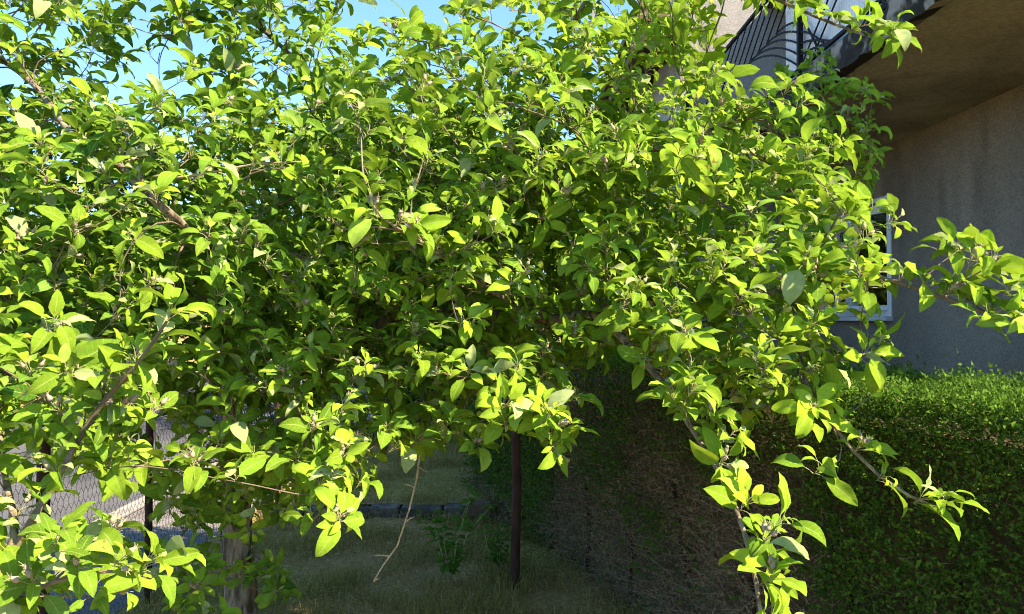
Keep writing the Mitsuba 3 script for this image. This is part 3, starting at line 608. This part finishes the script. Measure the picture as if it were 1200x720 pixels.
ok = (r.random(k) > np.clip((gr - .30) / .25, 0, .88)) & (z < 1.1); s, z = s[ok], z[ok]; k = len(s); a = hw(s, hbump(s, z) - .10 + r.normal(0, .02, k), z); dd = unit(np.array([[hn[0], hn[1], .5]]) * .7 + r.normal(0, .6, (k, 3)))
add('bare_twigs', needles(a, a + dd * r.uniform(.05, .16, k)[:, None], r.uniform(.0012, .0028, k), .0006), 'brown_twig_material', hedge, kind='stuff')
for s0 in np.arange(.35, HL, .55):                                       # stems at the hedge's foot
    p0 = hw(np.array(s0), np.array(-.10), np.array(-.02)); add('stem', tube(wiggle(densify(np.array([p0, p0 + [.02, .05, .35], p0 + [-.03, .10, .8]]), .06), .08, int(s0 * 9)), .012, 6), 'rust_material', hedge, smooth=True)

# ------------------------------------------------------------------ the wire fence
fence = thing('wire_fence', 'wire netting fence on rusty posts between the lawn and the footway', 'fence')
FX = -2.07
for y, rr in ((2.4, .026), (3.42, .027), (4.43, .021), (5.6, .021), (6.9, .021), (8.3, .021)):
    add('fence_post', tube([(FX + .03, y, -.05), (FX + .028, y + .01, .5), (FX + .035, y, 1.08)], rr, 12), 'rust_material', fence, smooth=True)
cw, chh = .042, .052; hx = []
for i in range(int(6.6 / cw)):
    for j in range(int(1.02 / chh)):
        y = 2.0 + (i + .5 * (j % 2)) * cw; z = .0 + j * chh
        p0 = (y, z); p1 = (y, z + chh * .45); hx.append((p0, p1)); hx.append((p1, (y + cw / 2, z + chh))); hx.append((p1, (y - cw / 2, z + chh)))
hx = np.array(hx); wob = lambda q: np.stack([FX + .03 * (meshkit.fbm(np.stack([q[:, 0] * 2, q[:, 1] * 2, q[:, 0] * 0], -1), 3, 6) - .5), q[:, 0], q[:, 1]], -1)
add('wire_netting', needles(wob(hx[:, 0]), wob(hx[:, 1]), .0011, .0011), 'wire_material', fence, kind='stuff')
for z in (.04, .52, 1.03):
    add('straining_wire', tube([(FX - .005, y, z + .006 * math.sin(y * 3)) for y in np.arange(2.0, 8.6, .2)], .0018, 5), 'wire_material', fence)

# ------------------------------------------------------------------ post by the hedge, edging, block, hanging twig, weed
pole = thing('pole', 'dark rusty pole standing on the lawn close to the hedge', 'post')
px_, pd_ = at(603, 690, 4.6)[0], 4.6
add('shaft', tube([(px_ + .0, pd_, -.05), (px_ + .012, pd_, .6), (px_ + .004, pd_ + .01, 1.2), (px_ - .01, pd_ + .02, 2.0)], [.029, .027, .026, .026], 14), 'rust_material', pole, smooth=True)
for z in (.55, 1.1, 1.62): add('wire_tie', tube([(px_ + .008 + .031 * math.cos(a), pd_ + .005 + .031 * math.sin(a), z + .004 * a) for a in np.linspace(0, 9.4, 26)], .0022, 5), 'wire_material', pole)
edging = thing('garden_edging', 'low row of dark stone blocks edging the raised lawn behind the tree', 'edging')
x = -2.0
while x < -.28:
    w = r.uniform(.24, .52); m = box(x, x + w - .015, 6.22 + r.normal(0, .008), 6.36, -.05, r.choice([.075, .085, .095]), .012)
    add('edging_stone', m, 'edging_material', edging); x += w
add('raised_lawn', sheet(-1.98, -.1, 6.34, 8.9, .085, 30, 40, .03, 12), 'lawn_material', smooth=True, kind='structure', label='raised strip of lawn behind the stone edging')
blk = thing('wooden_block', 'short dark timber block lying at the end of the stone edging', 'block')
add('timber', box(-.31, -.12, 6.02, 6.16, .06, .165, .01), 'brown_board_material', blk)

tw = fresh('dead_twig', main.key); labels[tw] = {'label': 'pale dead twig hanging over the lawn'}
P = wiggle(densify(np.array(pl((498, 500, 2.5), (490, 560, 2.5), (480, 600, 2.5), (468, 640, 2.5), (452, 662, 2.5), (441, 680, 2.5))), .03), .03, 4)
scene[tw] = mikit.ply(tube(P, np.linspace(.0038, .0022, len(P)), 8), 'dry_twig_material', smooth=True)
for k, (dx, dz) in ((6, (-.03, .01)), (9, (.03, .015)), (12, (-.045, .005)), (14, (.02, .01)), (4, (.03, -.01))):
    if k < len(P): add('spur', tube([P[k], P[k] + [dx * .6, -.01, dz], P[k] + [dx, -.02, dz * 1.4]], [.0028, .0022, .0015], 6), 'dry_twig_material', tw, smooth=True)
dt = fresh('dead_twig', main.key); labels[dt] = {'label': 'thin grey leafless twig in the crown'}
scene[dt] = mikit.ply(tube(dead, np.linspace(.0045, .002, len(dead)), 6), 'dry_twig_material', smooth=True)
for k in (4, 7, 9): add('side_twig', tube([dead[k], dead[k] + [.05, .0, .012], dead[k] + [.11, .02, .0]], [.0025, .002, .0012], 5), 'dry_twig_material', dt, smooth=True)
def weed(label, c, h, m, spread, seed, group=None):
    q = np.random.default_rng(seed); key = thing('weed', label, 'plant', group)
    for k in range(m):
        f = q.uniform(0, 6.28); tip = np.array([c[0] + spread * math.cos(f) * q.uniform(.3, 1), c[1] + spread * math.sin(f) * q.uniform(.3, 1), h * q.uniform(.6, 1)])
        P = densify(np.array([[c[0], c[1], -.01], [(c[0] + tip[0]) / 2 - .02, (c[1] + tip[1]) / 2, h * .45], tip]), .04); add('stem', tube(P, np.linspace(.004, .002, len(P)), 5), 'stalk_material', key)
        pp, d, s = [], [], []
        for j in range(2, len(P)):
            for e in range(2): pp.append(P[j]); d.append(q.normal(0, 1, 3) * [1, 1, .4] + [0, 0, .15]); s.append(q.uniform(.05, .09))
        pp, d, s = np.array(pp), np.array(d), np.array(s); mm, uv = leaf_cloud(pp, d, q.normal(0, .3, (len(pp), 3)) + [0, 0, 1], s, s * .32, q.random(len(pp)), q.random(len(pp)))
        add('leaves', mm, 'weed_material', key, uv=uv, kind='stuff')
weed('green sapling weed growing on the lawn left of the rusty pole', at(528, 690, 4.75)[:2], .62, 7, .30, 3)
weed('low green weed at the foot of the rusty pole', at(583, 690, 4.9)[:2], .34, 5, .12, 4)

# ------------------------------------------------------------------ grass
k = 90000
y = 2.6 + 7.4 * r.random(k) ** 1.3; x = -2.05 + 4.2 * r.random(k)
edge = H0[0] + (y - H0[1]) * (H1[0] - H0[0]) / (H1[1] - H0[1]); ok = (x < edge + .1) | (y > 7.1)
cl = meshkit.fbm(np.stack([x * 3, y * 3, x * 0], -1), 3, 14); ok &= r.random(k) < np.clip((cl - .28) * 3.2, .08, 1); x, y, cl = x[ok], y[ok], cl[ok]; k = len(x)
zg_ = np.where((y > 6.36) & (x < -.1), .085, .0)
h = r.uniform(.02, .085, k) * (.35 + 1.3 * cl ** 1.5 * 2); a = r.uniform(0, 6.28, k); lean = r.uniform(.2, 1.6, k)
p0 = np.stack([x, y, zg_ - .005], -1); dirv = np.stack([np.cos(a), np.sin(a), 0 * a], -1); sd = np.stack([-np.sin(a), np.cos(a), 0 * a], -1) * r.uniform(.0012, .0028, k)[:, None]
p1 = p0 + dirv * (h * lean * .35)[:, None] + [0, 0, 1] * (h * .65)[:, None]; p2 = p0 + dirv * (h * lean)[:, None] + [0, 0, 1] * (h * (1.1 - .35 * lean))[:, None]
v = np.stack([p0 - sd, p0 + sd, p1 + sd * .8, p1 - sd * .8, p2], 1).reshape(-1, 3); f = np.array([[0, 1, 2], [0, 2, 3], [3, 2, 4]])
dry = np.clip(r.normal(.55, .3, k) + (.5 - cl), 0, 1)
add('grass', (v, (f[None] + (np.arange(k) * 5)[:, None, None]).reshape(-1, 3)), 'grass_material', uv=np.repeat(np.stack([dry, r.random(k)], 1), 5, 0), kind='stuff', label='patchy dry grass with straw on the shaded lawn', category='grass')
k = 9000                                                               # litter
y = 2.8 + 5.5 * r.random(k); x = -2 + 3.6 * r.random(k); edge = H0[0] + (y - H0[1]) * (H1[0] - H0[0]) / (H1[1] - H0[1]); ok = (x < edge + .15) & ((x > edge - .5) | (r.random(k) < .25)); x, y = x[ok], y[ok]; k = len(x)
s = r.uniform(.015, .045, k); m, uv = leaf_cloud(np.stack([x, y, r.uniform(.0, .03, k)], -1), r.normal(0, 1, (k, 3)) * [1, 1, .25], r.normal(0, .5, (k, 3)) + [0, 0, 1], s, s * .2, r.uniform(.5, 1, k), r.random(k))
add('leaf_litter', m, 'grass_material', uv=uv, kind='stuff', label='dry fallen leaves scattered at the foot of the hedge', category='leaf litter')

# ------------------------------------------------------------------ trees and shrubs behind
def bush(name, label, cat_, c, rad, m, leaf, seed, trunk_r, tone=.4, clumps=26):
    q = np.random.default_rng(seed); c = np.array(c); rad = np.array(rad); key = thing(name, label, cat_)
    foot = np.array([c[0], c[1], -.1]); fork = np.array([c[0] + q.normal(0, .1), c[1], max(.3, c[2] - rad[2] * .7)])
    add('trunk', tube(wiggle(densify(np.array([foot, fork]), .15), .12, seed), trunk_r, 9), 'bark_material', key, smooth=True)
    cc = unit(q.normal(size=(clumps, 3))) * q.uniform(.35, .95, (clumps, 1)); cc[:, 2] = np.maximum(cc[:, 2], -.85); cc = c + cc * rad
    for e in cc[::2]: add('branch', tube(wiggle(densify(np.array([fork, (fork + e) / 2 + [0, 0, .1], e]), .2), .15, int(q.integers(99))), trunk_r * .3, 6), 'bark_material', key, smooth=True)
    i = q.integers(clumps, size=m); g = unit(q.normal(size=(m, 3))) * q.uniform(.3, 1, (m, 1)) ** .5
    p = cc[i] + g * rad * q.uniform(.22, .42, clumps)[i][:, None]; p[:, 2] = np.maximum(p[:, 2], .05)
    s = leaf * q.uniform(.6, 1.3, m); mm, uv = leaf_cloud(p, q.normal(0, 1, (m, 3)) + g * .5, g * .6 + q.normal(0, .6, (m, 3)) + [0, 0, .8], s, s * .3, np.clip(q.normal(tone, .2, m), 0, 1), q.random(m))
    add('crown', mm, 'far_leaf_material', key, uv=uv, kind='stuff')
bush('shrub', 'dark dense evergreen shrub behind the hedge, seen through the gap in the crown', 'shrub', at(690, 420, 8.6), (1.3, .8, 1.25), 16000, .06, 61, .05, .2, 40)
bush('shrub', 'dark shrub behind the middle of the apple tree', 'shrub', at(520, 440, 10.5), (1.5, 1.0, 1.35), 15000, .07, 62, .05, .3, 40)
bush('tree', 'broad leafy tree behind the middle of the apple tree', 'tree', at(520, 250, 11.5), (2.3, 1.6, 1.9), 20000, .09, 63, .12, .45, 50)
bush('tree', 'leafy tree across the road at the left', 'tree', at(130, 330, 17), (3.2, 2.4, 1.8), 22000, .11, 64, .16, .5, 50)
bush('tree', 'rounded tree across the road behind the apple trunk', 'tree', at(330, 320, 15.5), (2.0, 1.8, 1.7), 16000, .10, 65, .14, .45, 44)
